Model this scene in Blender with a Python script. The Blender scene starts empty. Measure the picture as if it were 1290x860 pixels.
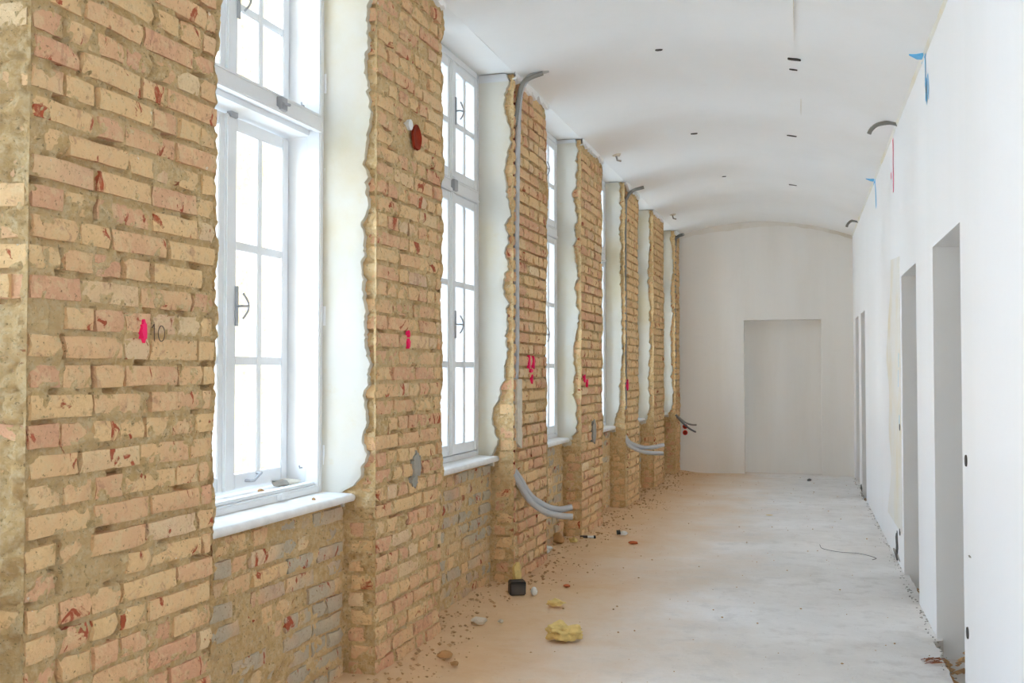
import bpy, bmesh, math, random
from mathutils import Vector, Matrix, noise
random.seed(7)
SC = bpy.context.scene
COL = SC.collection
R = random.uniform

# ------------------------------------------------------------------ camera
cam = bpy.data.cameras.new('camera')
cam.sensor_width = 36.0
cam.lens = 1300.0 / 1290.0 * 36.0
cam.clip_start = 0.05
cam_o = bpy.data.objects.new('camera', cam)
cam_o.location = (0, 0, 1.40)
cam_o.rotation_euler = (math.radians(90 + 1.586), 0, math.radians(15.596))
COL.objects.link(cam_o)
SC.camera = cam_o

# ------------------------------------------------------------------ sky, exposure
W = bpy.data.worlds.new('overcast_sky')
SC.world = W
W.use_nodes = True
bg = W.node_tree.nodes['Background']
# overcast: whitish near the horizon, bluer higher up, the same all round
wt = W.node_tree
tc = wt.nodes.new('ShaderNodeTexCoord')
sx = wt.nodes.new('ShaderNodeSeparateXYZ')
mr = wt.nodes.new('ShaderNodeMapRange')
mr.inputs['From Min'].default_value = 0.0
mr.inputs['From Max'].default_value = 0.55
mc = wt.nodes.new('ShaderNodeMix')
mc.data_type = 'RGBA'
mc.inputs[6].default_value = (0.85, 0.875, 0.91, 1)
mc.inputs[7].default_value = (0.46, 0.69, 1.0, 1)
wt.links.new(tc.outputs['Generated'], sx.inputs[0])
wt.links.new(sx.outputs[2], mr.inputs['Value'])
wt.links.new(mr.outputs[0], mc.inputs[0])
wt.links.new(mc.outputs[2], bg.inputs['Color'])
bg.inputs['Strength'].default_value = 13.0
SC.view_settings.view_transform = 'Standard'
SC.view_settings.look = 'None'
SC.view_settings.gamma = 1.0
SC.view_settings.use_curve_mapping = False
SC.view_settings.exposure = 0.0
SC.cycles.max_bounces = 16
SC.cycles.diffuse_bounces = 10
SC.cycles.transparent_max_bounces = 16
SC.cycles.sample_clamp_indirect = 12.0


# ------------------------------------------------------------------ materials
def srgb(r, g, b):
    f = lambda c: (c / 12.92 if c <= 0.04045 else ((c + 0.055) / 1.055) ** 2.4)
    return (f(r / 255), f(g / 255), f(b / 255), 1)


class NT:
    """small node-tree helper"""
    def __init__(s, name):
        s.m = bpy.data.materials.new(name)
        s.m.use_nodes = True
        s.t = s.m.node_tree
        s.p = s.t.nodes['Principled BSDF']
        s.p.inputs['Roughness'].default_value = 0.9
        s.p.inputs['Specular IOR Level'].default_value = 0.2
        s._pos = None

    def n(s, typ, **kw):
        nd = s.t.nodes.new(typ)
        for k, v in kw.items():
            setattr(nd, k, v)
        return nd

    def link(s, a, b):
        s.t.links.new(a, b)

    def put(s, sock, v):
        if hasattr(v, 'is_output') or isinstance(v, bpy.types.NodeSocket):
            s.link(v, sock)
        else:
            sock.default_value = v

    @property
    def pos(s):
        if s._pos is None:
            s._pos = s.n('ShaderNodeNewGeometry').outputs['Position']
        return s._pos

    def xyz(s):
        x = s.n('ShaderNodeSeparateXYZ')
        s.link(s.pos, x.inputs[0])
        return x.outputs

    def noise(s, scale, detail=4, rough=0.55, vec=None, dist=0.0, stretch=None):
        nd = s.n('ShaderNodeTexNoise')
        v = vec or s.pos
        if stretch:
            mp = s.n('ShaderNodeMapping')
            mp.inputs['Scale'].default_value = stretch
            s.link(v, mp.inputs[0])
            v = mp.outputs[0]
        s.link(v, nd.inputs['Vector'])
        nd.inputs['Scale'].default_value = scale
        nd.inputs['Detail'].default_value = detail
        nd.inputs['Roughness'].default_value = rough
        nd.inputs['Distortion'].default_value = dist
        return nd.outputs['Fac']

    def math(s, op, a, b=0.0, clamp=False):
        nd = s.n('ShaderNodeMath', operation=op)
        nd.use_clamp = clamp
        s.put(nd.inputs[0], a)
        s.put(nd.inputs[1], b)
        return nd.outputs[0]

    def ramp(s, v, lo, hi, a=0.0, b=1.0):
        nd = s.n('ShaderNodeMapRange')
        nd.interpolation_type = 'SMOOTHSTEP'
        s.put(nd.inputs['Value'], v)
        s.put(nd.inputs['From Min'], lo)
        s.put(nd.inputs['From Max'], hi)
        s.put(nd.inputs['To Min'], a)
        s.put(nd.inputs['To Max'], b)
        return nd.outputs[0]

    def mix(s, f, a, b):
        nd = s.n('ShaderNodeMix', data_type='RGBA')
        s.put(nd.inputs['Factor'], f)
        s.put(nd.inputs['A'] if False else nd.inputs[6], a)
        s.put(nd.inputs[7], b)
        return nd.outputs[2]

    def rnd(s):
        return s.n('ShaderNodeObjectInfo').outputs['Random']

    def bump(s, h, strength=0.5, dist=0.01, chain=None):
        nd = s.n('ShaderNodeBump')
        nd.inputs['Strength'].default_value = strength
        nd.inputs['Distance'].default_value = dist
        s.link(h, nd.inputs['Height'])
        if chain:
            s.link(chain, nd.inputs['Normal'])
        return nd.outputs[0]

    def color(s, c):
        s.put(s.p.inputs['Base Color'], c)

    def normal(s, nsock):
        s.link(nsock, s.p.inputs['Normal'])


def brick_material(name, grey=0.0, red=0.0):
    k = NT(name)
    rn = k.rnd()
    broad = k.noise(5.0, 5)
    fine = k.noise(26.0, 6, 0.65)
    tint = k.math('ADD', k.math('MULTIPLY', rn, 0.55), k.math('MULTIPLY', broad, 0.75))
    c = k.mix(k.ramp(tint, 0.40, 0.95), srgb(240, 202, 150), srgb(228, 176, 140))
    c = k.mix(k.ramp(fine, 0.48, 0.62, 0, 0.6), c, srgb(234, 204, 158))
    pale = k.ramp(k.math('FRACT', k.math('MULTIPLY', rn, 17.31)), 0.86, 0.97, 0, 0.45)
    c = k.mix(pale, c, srgb(236, 216, 180))
    stain = k.noise(11.0, 6, 0.7, dist=0.8)
    c = k.mix(k.ramp(stain, 0.56, 0.66, 0, 0.5), c, srgb(194, 138, 114))
    if grey:
        g = k.noise(1.5, 3)
        gg = k.math('MULTIPLY', k.ramp(k.math('ADD', g, k.math('MULTIPLY', rn, 0.18)), 0.58 - 0.12 * grey, 0.66), 0.85)
        c = k.mix(gg, c, k.mix(fine, srgb(178, 170, 150), srgb(208, 198, 176)))
    chip = k.noise(11.0, 7, 0.60, dist=1.0, stretch=(1, 1, 0.7))
    lim = k.math('SUBTRACT', 0.648 - red, k.math('MULTIPLY', k.math('FRACT', k.math('MULTIPLY', rn, 7.7)), 0.06))
    redf = k.math('MULTIPLY', k.ramp(chip, lim, k.math('ADD', lim, 0.035)), k.ramp(fine, 0.34, 0.5, 0.35, 0.95))
    c = k.mix(redf, c, k.mix(fine, srgb(150, 56, 34), srgb(204, 104, 70)))
    c = k.mix(k.ramp(k.noise(19.0, 4, 0.6), 0.70, 0.73, 0, 0.7), c, srgb(240, 234, 222))
    pit = k.noise(75.0, 3, 0.6)
    c = k.mix(k.ramp(pit, 0.63, 0.72, 0, 0.7), c, srgb(124, 86, 50))
    c = k.mix(k.ramp(k.noise(48.0, 5, 0.7), 0.30, 0.46, 0.45, 0), c, srgb(164, 120, 78))
    k.color(c)
    b1 = k.bump(k.noise(34.0, 7, 0.72), 0.95, 0.011)
    b2 = k.bump(pit, 0.35, 0.003, b1)
    k.normal(b2)
    return k.m


def mortar_material():
    k = NT('sandy_mortar')
    broad = k.noise(3.5, 5)
    fine = k.noise(42.0, 6, 0.7)
    c = k.mix(k.ramp(broad, 0.35, 0.68), srgb(218, 182, 128), srgb(230, 196, 144))
    c = k.mix(k.ramp(fine, 0.42, 0.66), c, srgb(232, 206, 162))
    c = k.mix(k.ramp(k.noise(14.0, 5, 0.7), 0.60, 0.72, 0, 0.6), c, srgb(160, 132, 84))
    c = k.mix(k.ramp(k.noise(7.0, 6, 0.65, dist=1.0), 0.66, 0.70, 0, 0.8), c, srgb(172, 88, 56))
    c = k.mix(k.ramp(k.noise(80.0, 4), 0.60, 0.70, 0, 0.55), c, srgb(124, 94, 56))
    c = k.mix(k.ramp(k.noise(30.0, 6, 0.75), 0.30, 0.43, 0.4, 0), c, srgb(150, 116, 72))
    k.color(c)
    b1 = k.bump(k.noise(52.0, 7, 0.78), 1.0, 0.014)
    k.normal(b1)
    return k.m


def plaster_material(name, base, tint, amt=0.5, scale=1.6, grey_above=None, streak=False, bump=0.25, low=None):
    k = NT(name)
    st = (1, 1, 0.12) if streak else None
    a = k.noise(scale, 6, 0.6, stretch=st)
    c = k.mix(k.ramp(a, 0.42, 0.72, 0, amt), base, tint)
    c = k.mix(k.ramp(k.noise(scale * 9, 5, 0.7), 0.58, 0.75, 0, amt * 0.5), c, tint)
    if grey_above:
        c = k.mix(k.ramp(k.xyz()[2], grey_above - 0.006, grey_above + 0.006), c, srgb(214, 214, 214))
    if low:
        f = k.math('MULTIPLY', k.ramp(k.xyz()[2], 0.0, 0.22, 1, 0), k.ramp(k.noise(6, 5), 0.4, 0.6))
        c = k.mix(f, c, low)
    k.color(c)
    b = k.bump(k.noise(22.0, 6, 0.6), bump, 0.004)
    k.normal(b)
    k.p.inputs['Roughness'].default_value = 0.85
    return k.m


def simple(name, c, rough=0.6, spec=0.3, var=0.0, metal=0.0):
    k = NT(name)
    k.p.inputs['Roughness'].default_value = rough
    k.p.inputs['Specular IOR Level'].default_value = spec
    k.p.inputs['Metallic'].default_value = metal
    if var:
        d = (c[0] * (1 - var), c[1] * (1 - var), c[2] * (1 - var), 1)
        f = k.noise(18.0, 5, 0.65)
        k.color(k.mix(k.ramp(f, 0.35, 0.7), c, d))
        k.normal(k.bump(f, 0.25, 0.004))
    else:
        k.color(c)
    return k.m


def floor_material():
    k = NT('dusty_concrete')
    o = k.xyz()
    n1 = k.noise(1.1, 6, 0.62)
    n2 = k.noise(6.0, 7, 0.68)
    n3 = k.noise(40.0, 5, 0.7)
    c = k.mix(k.ramp(n1, 0.35, 0.68), srgb(226, 221, 215), srgb(238, 234, 230))
    c = k.mix(k.ramp(n2, 0.48, 0.66, 0, 0.55), c, srgb(212, 206, 200))
    c = k.mix(k.ramp(n2, 0.30, 0.42, 0.4, 0), c, srgb(243, 240, 237))
    # brick dust swept along the brick piers
    d = k.math('ADD', k.math('ADD', o[0], k.math('MULTIPLY', o[1], -0.027)), 1.98)      # distance from the pier line
    d = k.math('ADD', d, k.math('MULTIPLY', k.math('SUBTRACT', n1, 0.5), 1.1))
    d = k.math('ADD', d, k.math('MULTIPLY', k.math('SUBTRACT', n2, 0.5), 0.5))
    sand = k.ramp(d, 0.10, 1.65, 1, 0)
    c = k.mix(k.math('MULTIPLY', sand, 0.95), c, k.mix(n2, srgb(212, 170, 124), srgb(232, 202, 162)))
    c = k.mix(k.ramp(n3, 0.62, 0.74, 0, 0.5), c, srgb(150, 128, 104))
    k.color(c)
    k.normal(k.bump(n3, 0.35, 0.005, k.bump(n2, 0.3, 0.02)))
    k.p.inputs['Roughness'].default_value = 0.8
    return k.m


def glass_material():
    k = NT('window_glass')
    t = k.t
    t.nodes.remove(k.p)
    out = t.nodes['Material Output']
    tr = k.n('ShaderNodeBsdfTransparent')
    tr.inputs[0].default_value = (0.97, 0.985, 0.98, 1)
    gl = k.n('ShaderNodeBsdfGlossy')
    gl.inputs['Roughness'].default_value = 0.02
    fr = k.n('ShaderNodeFresnel')
    fr.inputs[0].default_value = 1.5
    mx = k.n('ShaderNodeMixShader')
    k.link(fr.outputs[0], mx.inputs[0])
    k.link(tr.outputs[0], mx.inputs[1])
    k.link(gl.outputs[0], mx.inputs[2])
    k.link(mx.outputs[0], out.inputs['Surface'])
    return k.m


M = {}
M['brick'] = brick_material('dusty_brick')
M['brick_low'] = brick_material('grey_stained_brick', grey=0.9, red=0.02)
M['mortar'] = mortar_material()
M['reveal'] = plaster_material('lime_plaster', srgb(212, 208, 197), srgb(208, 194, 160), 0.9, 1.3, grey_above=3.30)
M['ceiling'] = plaster_material('ceiling_plaster', srgb(249, 248, 246), srgb(242, 240, 236), 0.5, 0.9)
M['wall'] = plaster_material('wall_plaster', srgb(250, 250, 250), srgb(245, 245, 243), 0.6, 1.2, streak=True, bump=0.12)
M['end'] = plaster_material('end_wall_plaster', srgb(247, 245, 242), srgb(236, 232, 226), 0.6, 1.4, streak=True)
M['bare'] = plaster_material('unpainted_plaster', srgb(240, 238, 232), srgb(236, 226, 200), 0.9, 2.0, bump=0.3)
M['bare_end'] = plaster_material('old_end_plaster', srgb(240, 236, 230), srgb(228, 220, 206), 0.8, 3.0, bump=0.4)
M['floor'] = floor_material()
M['paint'] = simple('white_window_paint', srgb(236, 236, 236), 0.45, 0.4, 0.02)
M['board'] = simple('worn_white_board', srgb(240, 238, 235), 0.5, 0.35, 0.10)
M['glass'] = glass_material()
M['metal'] = simple('dull_steel', srgb(176, 176, 180), 0.4, 0.5, 0.1, 0.3)
M['pipe'] = simple('grey_conduit_plastic', srgb(196, 196, 198), 0.5, 0.4, 0.06)
M['pipe_dark'] = simple('dusty_grey_conduit', srgb(150, 148, 142), 0.55, 0.35, 0.12)
M['cable'] = simple('dark_grey_cable', srgb(112, 112, 114), 0.5, 0.4)
M['pink'] = simple('pink_marker_paint', srgb(255, 40, 110), 0.6)
M['blue'] = simple('blue_chalk_paint', srgb(110, 190, 235), 0.8)
M['palepink'] = simple('faded_pink_chalk', srgb(250, 80, 130), 0.8)
M['paleblue'] = simple('faded_blue_chalk', srgb(190, 222, 240), 0.8)
M['pencil'] = simple('pencil', srgb(112, 92, 76), 0.8)
M['red'] = simple('red_socket_plastic', srgb(200, 40, 36), 0.4, 0.4)
M['dark'] = simple('dark_hole', srgb(84, 80, 76), 0.9)
M['redclay'] = simple('raw_red_clay', srgb(150, 50, 24), 0.8, 0.2, 0.3)
M['greycement'] = simple('grey_cement_smear', srgb(170, 164, 154), 0.9, 0.2, 0.15)
M['fragment'] = simple('worn_red_brick', srgb(196, 108, 70), 0.9, 0.2, 0.3)
M['straw'] = simple('brown_splinter', srgb(160, 104, 76), 0.8, 0.2, 0.2)
M['yellow'] = simple('yellow_foam', srgb(238, 210, 138), 0.7, 0.3, 0.25)
M['film'] = simple('cloudy_plastic_film', srgb(230, 220, 190), 0.3, 0.5)
M['stone'] = simple('tan_rubble_stone', srgb(196, 152, 104), 0.9, 0.2, 0.25)
M['palestone'] = simple('pale_plaster_chunk', srgb(226, 216, 198), 0.9, 0.2, 0.15)
M['black'] = simple('black_plastic', srgb(48, 44, 42), 0.5, 0.4)
M['whitebit'] = simple('white_plastic', srgb(232, 232, 230), 0.5, 0.4)
M['rubble'] = simple('crumbled_brick_rubble', srgb(206, 166, 122), 0.95, 0.2, 0.3)
M['ground'] = simple('pale_yard', srgb(222, 218, 212), 0.9)


# ------------------------------------------------------------------ mesh helpers
class MB:
    def __init__(s):
        s.v, s.f = [], []

    def add(s, vs, fs):
        b = len(s.v)
        s.v += [tuple(v) for v in vs]
        s.f += [tuple(b + i for i in f) for f in fs]
        return s

    def box(s, x0, x1, y0, y1, z0, z1):
        vs = [(x, y, z) for x in (x0, x1) for y in (y0, y1) for z in (z0, z1)]
        fs = [(0, 1, 3, 2), (4, 6, 7, 5), (0, 4, 5, 1), (2, 3, 7, 6), (0, 2, 6, 4), (1, 5, 7, 3)]
        return s.add(vs, fs)

    def prism(s, poly, z0, z1):
        n = len(poly)
        vs = [(x, y, z0) for x, y in poly] + [(x, y, z1) for x, y in poly]
        fs = [tuple(range(n))[::-1], tuple(range(n, 2 * n))] + [(i, (i + 1) % n, n + (i + 1) % n, n + i) for i in range(n)]
        return s.add(vs, fs)

    def tube(s, pts, r, seg=10, cap=True, hollow=False):
        pts = [Vector(p) for p in pts]
        rings = []
        up = Vector((0, 0, 1))
        prev = None
        for i, p in enumerate(pts):
            t = (pts[min(i + 1, len(pts) - 1)] - pts[max(i - 1, 0)]).normalized()
            if prev is None:
                a = t.cross(up)
                if a.length < 0.05:
                    a = t.cross(Vector((1, 0, 0)))
                a.normalize()
            else:
                a = (prev - t * prev.dot(t)).normalized()
            prev = a
            b = t.cross(a)
            rr = r[i] if isinstance(r, (list, tuple)) else r
            rings.append([p + (a * math.cos(2 * math.pi * k / seg) + b * math.sin(2 * math.pi * k / seg)) * rr for k in range(seg)])
        vs = [v for rg in rings for v in rg]
        fs = [(i * seg + k, i * seg + (k + 1) % seg, (i + 1) * seg + (k + 1) % seg, (i + 1) * seg + k) for i in range(len(pts) - 1) for k in range(seg)]
        if cap and not hollow:
            fs += [tuple(range(seg))[::-1], tuple((len(pts) - 1) * seg + k for k in range(seg))]
        return s.add(vs, fs)

    def grid(s, rows):
        """rows: list of equally long lists of points"""
        w = len(rows[0])
        vs = [p for r in rows for p in r]
        fs = [(j * w + i, j * w + i + 1, (j + 1) * w + i + 1, (j + 1) * w + i) for j in range(len(rows) - 1) for i in range(w - 1)]
        return s.add(vs, fs)

    def mesh(s, name, mat, smooth=False, bevel=0.0, angle=40):
        me = bpy.data.meshes.new(name)
        me.from_pydata(s.v, [], s.f)
        if bevel:
            bm = bmesh.new()
            bm.from_mesh(me)
            bmesh.ops.recalc_face_normals(bm, faces=bm.faces)
            bmesh.ops.bevel(bm, geom=[e for e in bm.edges if e.calc_face_angle(0) > 0.6], offset=bevel, segments=2, affect='EDGES', clamp_overlap=True)
            bm.to_mesh(me)
            bm.free()
        me.materials.append(mat)
        if smooth:
            me.shade_smooth()
            me.set_sharp_from_angle(angle=math.radians(angle))
        me.update()
        return me

    def obj(s, name, mat, parent=None, **kw):
        return put(name, s.mesh(name, mat, **kw), parent)


def put(name, data, parent=None, loc=None, rot=None):
    o = bpy.data.objects.new(name, data)
    COL.objects.link(o)
    if parent:
        o.parent = parent
    if loc:
        o.location = loc
    if rot:
        o.rotation_euler = rot
    return o


def tag(o, label=None, cat=None, group=None, kind=None):
    if label: o['label'] = label
    if cat: o['category'] = cat
    if group: o['group'] = group
    if kind: o['kind'] = kind
    return o


def fixn(o):
    bm = bmesh.new()
    bm.from_mesh(o.data)
    bmesh.ops.recalc_face_normals(bm, faces=bm.faces)
    bm.to_mesh(o.data)
    bm.free()
    return o


# ------------------------------------------------------------------ layout of the corridor (metres)
# Left wall has its own frame: origin on the pier faces, local x into the room, local y along the wall.
TH = math.atan(0.027)
LO = Vector((-1.86, 4.3, 0))
LM = Matrix.Translation(LO) @ Matrix.Rotation(-TH, 4, 'Z')


def lw(o, s, z):
    return LM @ Vector((o, s, z))


def zs(s):                       # height of the window soffits, sinks slightly towards the end wall
    return 3.385 - 0.012 * s


XR, YE, YB = 0.68, 14.35, -4.2
APR = -0.155                     # apron plane
#        near corner, far corner, reveal depth of the window before it
PIERS = [(-8.13, -7.30), (-6.10, -5.30), (-4.13, -3.30), (-2.08, -1.22), (0.06, 0.90), (2.20, 3.04), (4.12, 4.95), (6.04, 6.82), (7.80, 8.60), (9.55, 10.0)]
DEPTH = [0.24, 0.24, 0.24, 0.24, 0.265, 0.24, 0.205, 0.20, 0.19, 0.19]     # of the reveal on the near side of each pier
NAMES = ['rearmost', 'second to rear', 'third from rear', 'first', 'second', 'third', 'fourth', 'fifth', 'sixth', 'last']
WH = 1.10                        # window width


def ceil_z(x, y):
    xl = -1.86 + 0.027 * (y - 4.3)
    zl = zs(y - 4.3)
    zr = 3.15 + 0.003 * (y - 5)
    t = (x - xl) / (XR - xl)
    tt = min(max(t, 0), 1)
    return zl + (zr - zl) * tt + 0.19 * 4 * tt * (1 - tt)


# ------------------------------------------------------------------ floor, ceiling, right wall, end wall, outside
def build_floor():
    rows = []
    ys = [YB + (YE + 0.45 - YB) * j / 480 for j in range(481)]
    for y in ys:
        xl = -2.6
        row = []
        for i in range(61):
            x = xl + (XR + 0.03 - xl) * i / 60
            z = 0.004 * noise.fractal(Vector((x * 2.1, y * 2.1, 3)), 1.0, 2.0, 4)
            e = x - (-1.86 + 0.027 * (y - 4.3))
            w = max(0.0, 1 - max(e, 0) / 0.35)
            z += w * w * (0.022 + 0.03 * max(0, noise.noise(Vector((x * 3, y * 3, 9)))))
            if i == 60:
                x += 0.012 * noise.noise(Vector((y * 9, 1, 2)))
                if 4.7 < y < 5.78 or 11.75 < y < 12.6:      # broken edge at the sunken thresholds
                    x -= 0.055 + 0.03 * noise.noise(Vector((y * 6, 8, 2)))
            row.append((x, y, z - 0.004))
        row.append((row[-1][0], y, -0.12))
        rows.append(row)
    o = fixn(MB().grid(rows).obj('floor', M['floor'], smooth=True, angle=50))
    tag(o, 'dusty grey concrete corridor floor, sandy along the brick piers', 'floor', kind='structure')
    sub = MB().box(XR - 0.12, 3.6, 3.3, YE + 0.4, -0.35, -0.11).obj('floor', M['floor'])
    tag(sub, 'lower bare floor inside the doorways', 'floor', kind='structure')


build_floor()


def build_ceiling():
    rows = []
    n = 32
    for j in range(101):
        y = YB + (YE - YB) * j / 100
        xl = -1.86 + 0.027 * (y - 4.3)
        row = []
        for i in range(n + 1):
            x = xl + (XR + 0.02 - xl) * i / n
            z = ceil_z(x, y) + 0.006 * noise.fractal(Vector((x * 1.3, y * 1.3, 5)), 1.0, 2.0, 3)
            row.append((x, y, z))
        rows.append(row)
    c = MB().grid(rows).obj('ceiling', M['ceiling'], smooth=True)
    tag(c, 'white plastered shallow barrel vault ceiling', 'ceiling', kind='structure')
    # flat soffit over the window recesses, with the lintel above it
    b = MB()
    s0, s1 = -8.6, 10.05
    vs, fs = [], []
    for s in (s0, s1):
        z = zs(s)
        vs += [(-1.0, s, z), (0.0, s, z), (0.0, s, z + 0.5), (-1.0, s, z + 0.5)]
    fs = [(0, 1, 5, 4), (1, 2, 6, 5), (2, 3, 7, 6), (3, 0, 4, 7)]
    sf = fixn(b.add(vs, fs).obj('window_soffit', M['ceiling']))
    sf.matrix_world = LM
    sf.parent = c
    # roof slab closing everything above
    MB().box(-3.0, XR + 0.45, YB - 0.3, 3.3, 3.75, 3.95).box(-3.0, 3.6, 3.3, YE + 0.6, 3.75, 3.95).obj('roof_slab', M['ceiling'], c)
    # small slits and cracks in the vault
    for x, y, L, w, a in [(-0.024, 6.72, 0.10, 0.016, 0.1), (-0.03, 6.95, 0.05, 0.008, 0), (-0.05, 8.95, 0.08, 0.012, 0.1), (-0.066, 11.35, 0.09, 0.012, 0.0),
                          (-0.86, 6.59, 0.05, 0.012, 0.2), (-0.864, 8.96, 0.06, 0.012, 0.0), (-0.754, 10.97, 0.05, 0.012, 0.3), (0.02, 7.9, 0.005, 0.30, 0.05), (-0.02, 5.8, 0.003, 0.5, 0.03)]:
        m = MB()
        ring = []
        dark = L > 0.045 and w < 0.1
        for k in range(10):
            t = 2 * math.pi * k / 10
            px, py = x + math.cos(t + a) * L / 2 * R(.75, 1.1), y + math.sin(t + a) * w * R(.7, 1.2)
            ring.append((px, py, ceil_z(px, py) - 0.008))
        m.add(ring + [(p[0], p[1], p[2] + 0.02) for p in ring], [tuple(range(10))] + [(k, (k + 1) % 10, 10 + (k + 1) % 10, 10 + k) for k in range(10)])
        m.obj('ceiling_hole' if dark else 'ceiling_crack', M['dark'] if dark else M['palestone'], c)
    for y in (6.12, 10.1):
        q = [(XR - 0.005, y + 0.06), (XR - 0.03, y + 0.085), (XR - 0.075, y + 0.05), (XR - 0.04, y + 0.02), (XR - 0.005, y - 0.03)]
        MB().add([(x, yy, ceil_z(x, yy) - 0.007) for x, yy in q] + [(x, yy, ceil_z(x, yy) + 0.01) for x, yy in q], [(0, 1, 2, 3, 4)] + [(i, (i + 1) % 5, 5 + (i + 1) % 5, 5 + i) for i in range(5)]).obj('chalk_mark', M['blue'], c)
    return c


CEIL = build_ceiling()

DOORS = [(4.88, 5.85), (6.67, 7.60), (11.80, 12.55), (13.07, 13.80)]
DH = 2.05
FILL_OPENINGS = [(-2.8, -1.9)]        # unseen opening added behind the viewer so extra daylight fills the piers


def portal(x, y, z, h, w):
    ld = bpy.data.lights.new('daylight_portal', 'AREA')
    ld.shape = 'RECTANGLE'
    ld.size, ld.size_y = h, w
    ld.cycles.is_portal = True
    lo = bpy.data.objects.new('daylight_portal', ld)
    COL.objects.link(lo)
    lo.location = (x, y, z)
    lo.rotation_euler = (0, math.radians(90), 0)


def build_right_wall():
    xs = (XR, XR + 0.45)
    zt = 3.9
    edges = [YB - 0.3] + [v for d in FILL_OPENINGS + DOORS for v in d] + [YE + 0.5]
    b = MB()
    first = None
    for i in range(0, len(edges), 2):
        b.box(xs[0], xs[1], edges[i], edges[i + 1], -0.12, zt)
    for d in DOORS:
        b.box(xs[0], xs[1], d[0], d[1], DH, zt)
    for d in FILL_OPENINGS:
        b.box(xs[0], xs[1], d[0], d[1], 3.0, zt)
        b.box(xs[0], xs[1], d[0], d[1], -0.12, 0.8)
        portal(XR + 0.5, (d[0] + d[1]) / 2, 1.9, 2.2, d[1] - d[0])
    w = b.obj('wall_right', M['wall'])
    tag(w, 'smooth white plastered wall with four open doorways', 'wall', kind='structure')

    def blob(name, mat, pts, th=0.003):
        """thin paint mark on the wall: pts are (y, z) outline"""
        n = len(pts)
        vs = [(XR - th, y, z) for y, z in pts] + [(XR + 0.002, y, z) for y, z in pts]
        fs = [tuple(range(n))] + [(k, (k + 1) % n, n + (k + 1) % n, n + k) for k in range(n)]
        return fixn(MB().add(vs, fs).obj(name, mat, w))

    def stroke(name, mat, line, width):
        L, Rr = [], []
        for i, (y, z) in enumerate(line):
            ww = width * R(0.6, 1.25) / 2
            a = line[min(i + 1, len(line) - 1)]
            c = line[max(i - 1, 0)]
            t = Vector((a[0] - c[0], a[1] - c[1])).normalized()
            L.append((y - t.y * ww, z + t.x * ww))
            Rr.append((y + t.y * ww, z - t.x * ww))
        n = len(line)
        vs = [(XR - 0.003, y, z) for y, z in L + Rr]
        fs = [(i, i + 1, n + i + 1, n + i) for i in range(n - 1)]
        return MB().add(vs, fs).obj(name, mat, w)

    # blue chalk marks: a short bar with a long squiggle hanging from it, twice
    stroke('chalk_mark', M['blue'], [(6.23, 3.145), (6.15, 3.165), (6.09, 3.15), (6.03, 3.15)], 0.045)
    stroke('chalk_mark', M['blue'], [(6.07, 3.14), (6.05, 3.05), (6.06, 2.98), (6.03, 2.93), (6.0, 2.86), (5.96, 2.90), (5.98, 2.99), (5.94, 3.0), (5.91, 2.92), (5.93, 2.86)], 0.026)
    stroke('chalk_mark', M['blue'], [(6.02, 3.0), (6.04, 2.93), (6.05, 2.88)], 0.025)
    stroke('chalk_mark', M['blue'], [(10.2, 3.14), (10.1, 3.15), (9.98, 3.14)], 0.03)
    stroke('chalk_mark', M['blue'], [(10.0, 3.13), (9.95, 3.03), (9.92, 2.95), (9.90, 2.88)], 0.08)
    stroke('chalk_mark', M['palepink'], [(8.12, 3.12), (8.10, 3.02), (8.12, 2.95), (8.11, 2.85), (8.12, 2.72)], 0.05)
    stroke('chalk_mark', M['palepink'], [(8.30, 2.90), (8.29, 2.85)], 0.04)
    for y, z0, z1 in [(7.83, 1.42, 1.52), (7.87, 1.28, 1.40), (7.82, 0.98, 1.08)]:
        stroke('chalk_mark', M['paleblue'], [(y, z0), (y + .01, (z0 + z1) / 2), (y, z1)], 0.05)
    # area left unpainted beside the second doorway: ragged outline
    pts = []
    for k in range(40):
        z = 0.25 + (1.95) * k / 39
        pts.append((7.72 + 0.02 * noise.noise(Vector((z * 8, 3, 1))), z))
    for k in range(40):
        z = 2.25 - (2.0) * k / 39
        pts.append((8.75 + 0.35 * noise.noise(Vector((z * 2.3, 7, 1))) - max(0, z - 1.9) * 1.1, z))
    blob('bare_patch', M['bare'], pts, 0.002)
    # holes of old sockets and chips
    for y, z in [(4.77, 1.014), (4.784, 0.282), (7.80, 0.995), (7.884, 0.243)]:
        m = MB()
        m.tube([(XR - 0.005, y, z), (XR + 0.001, y, z)], [0.024, 0.026], 14)
        so = m.obj('socket_hole', M['dark'], w)
    def ragged(name, mat, y, z, ry, rz):
        pts = [(y + math.cos(t) * ry * R(.55, 1.2), z + math.sin(t) * rz * R(.7, 1.2)) for t in [2 * math.pi * k / 14 for k in range(14)]]
        blob(name, mat, pts, 0.004)
    ragged('plaster_chip', M['dark'], 8.14, 0.10, 0.09, 0.12)
    ragged('plaster_chip', M['dark'], 12.75, 0.02, 0.20, 0.05)
    ragged('plaster_chip', M['greycement'], 8.2, 0.03, 0.28, 0.025)
    ragged('plaster_chip', M['greycement'], 4.70, 0.62, 0.03, 0.004)
    # ragged plaster line where the vault meets the wall
    rows = [[], [], []]
    for k in range(200):
        y = YB + (YE - YB) * k / 199
        z = ceil_z(XR, y)
        d = 0.020 + 0.016 * noise.fractal(Vector((y * 5, 4, 4)), 1, 2, 3)
        rows[0].append((XR - d * 0.9, y, z + 0.03))
        rows[1].append((XR - 0.006, y, z - 0.004))
        rows[2].append((XR + 0.001, y, z - d))
    MB().grid(rows).obj('plaster_edge', M['bare'], w)
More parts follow.
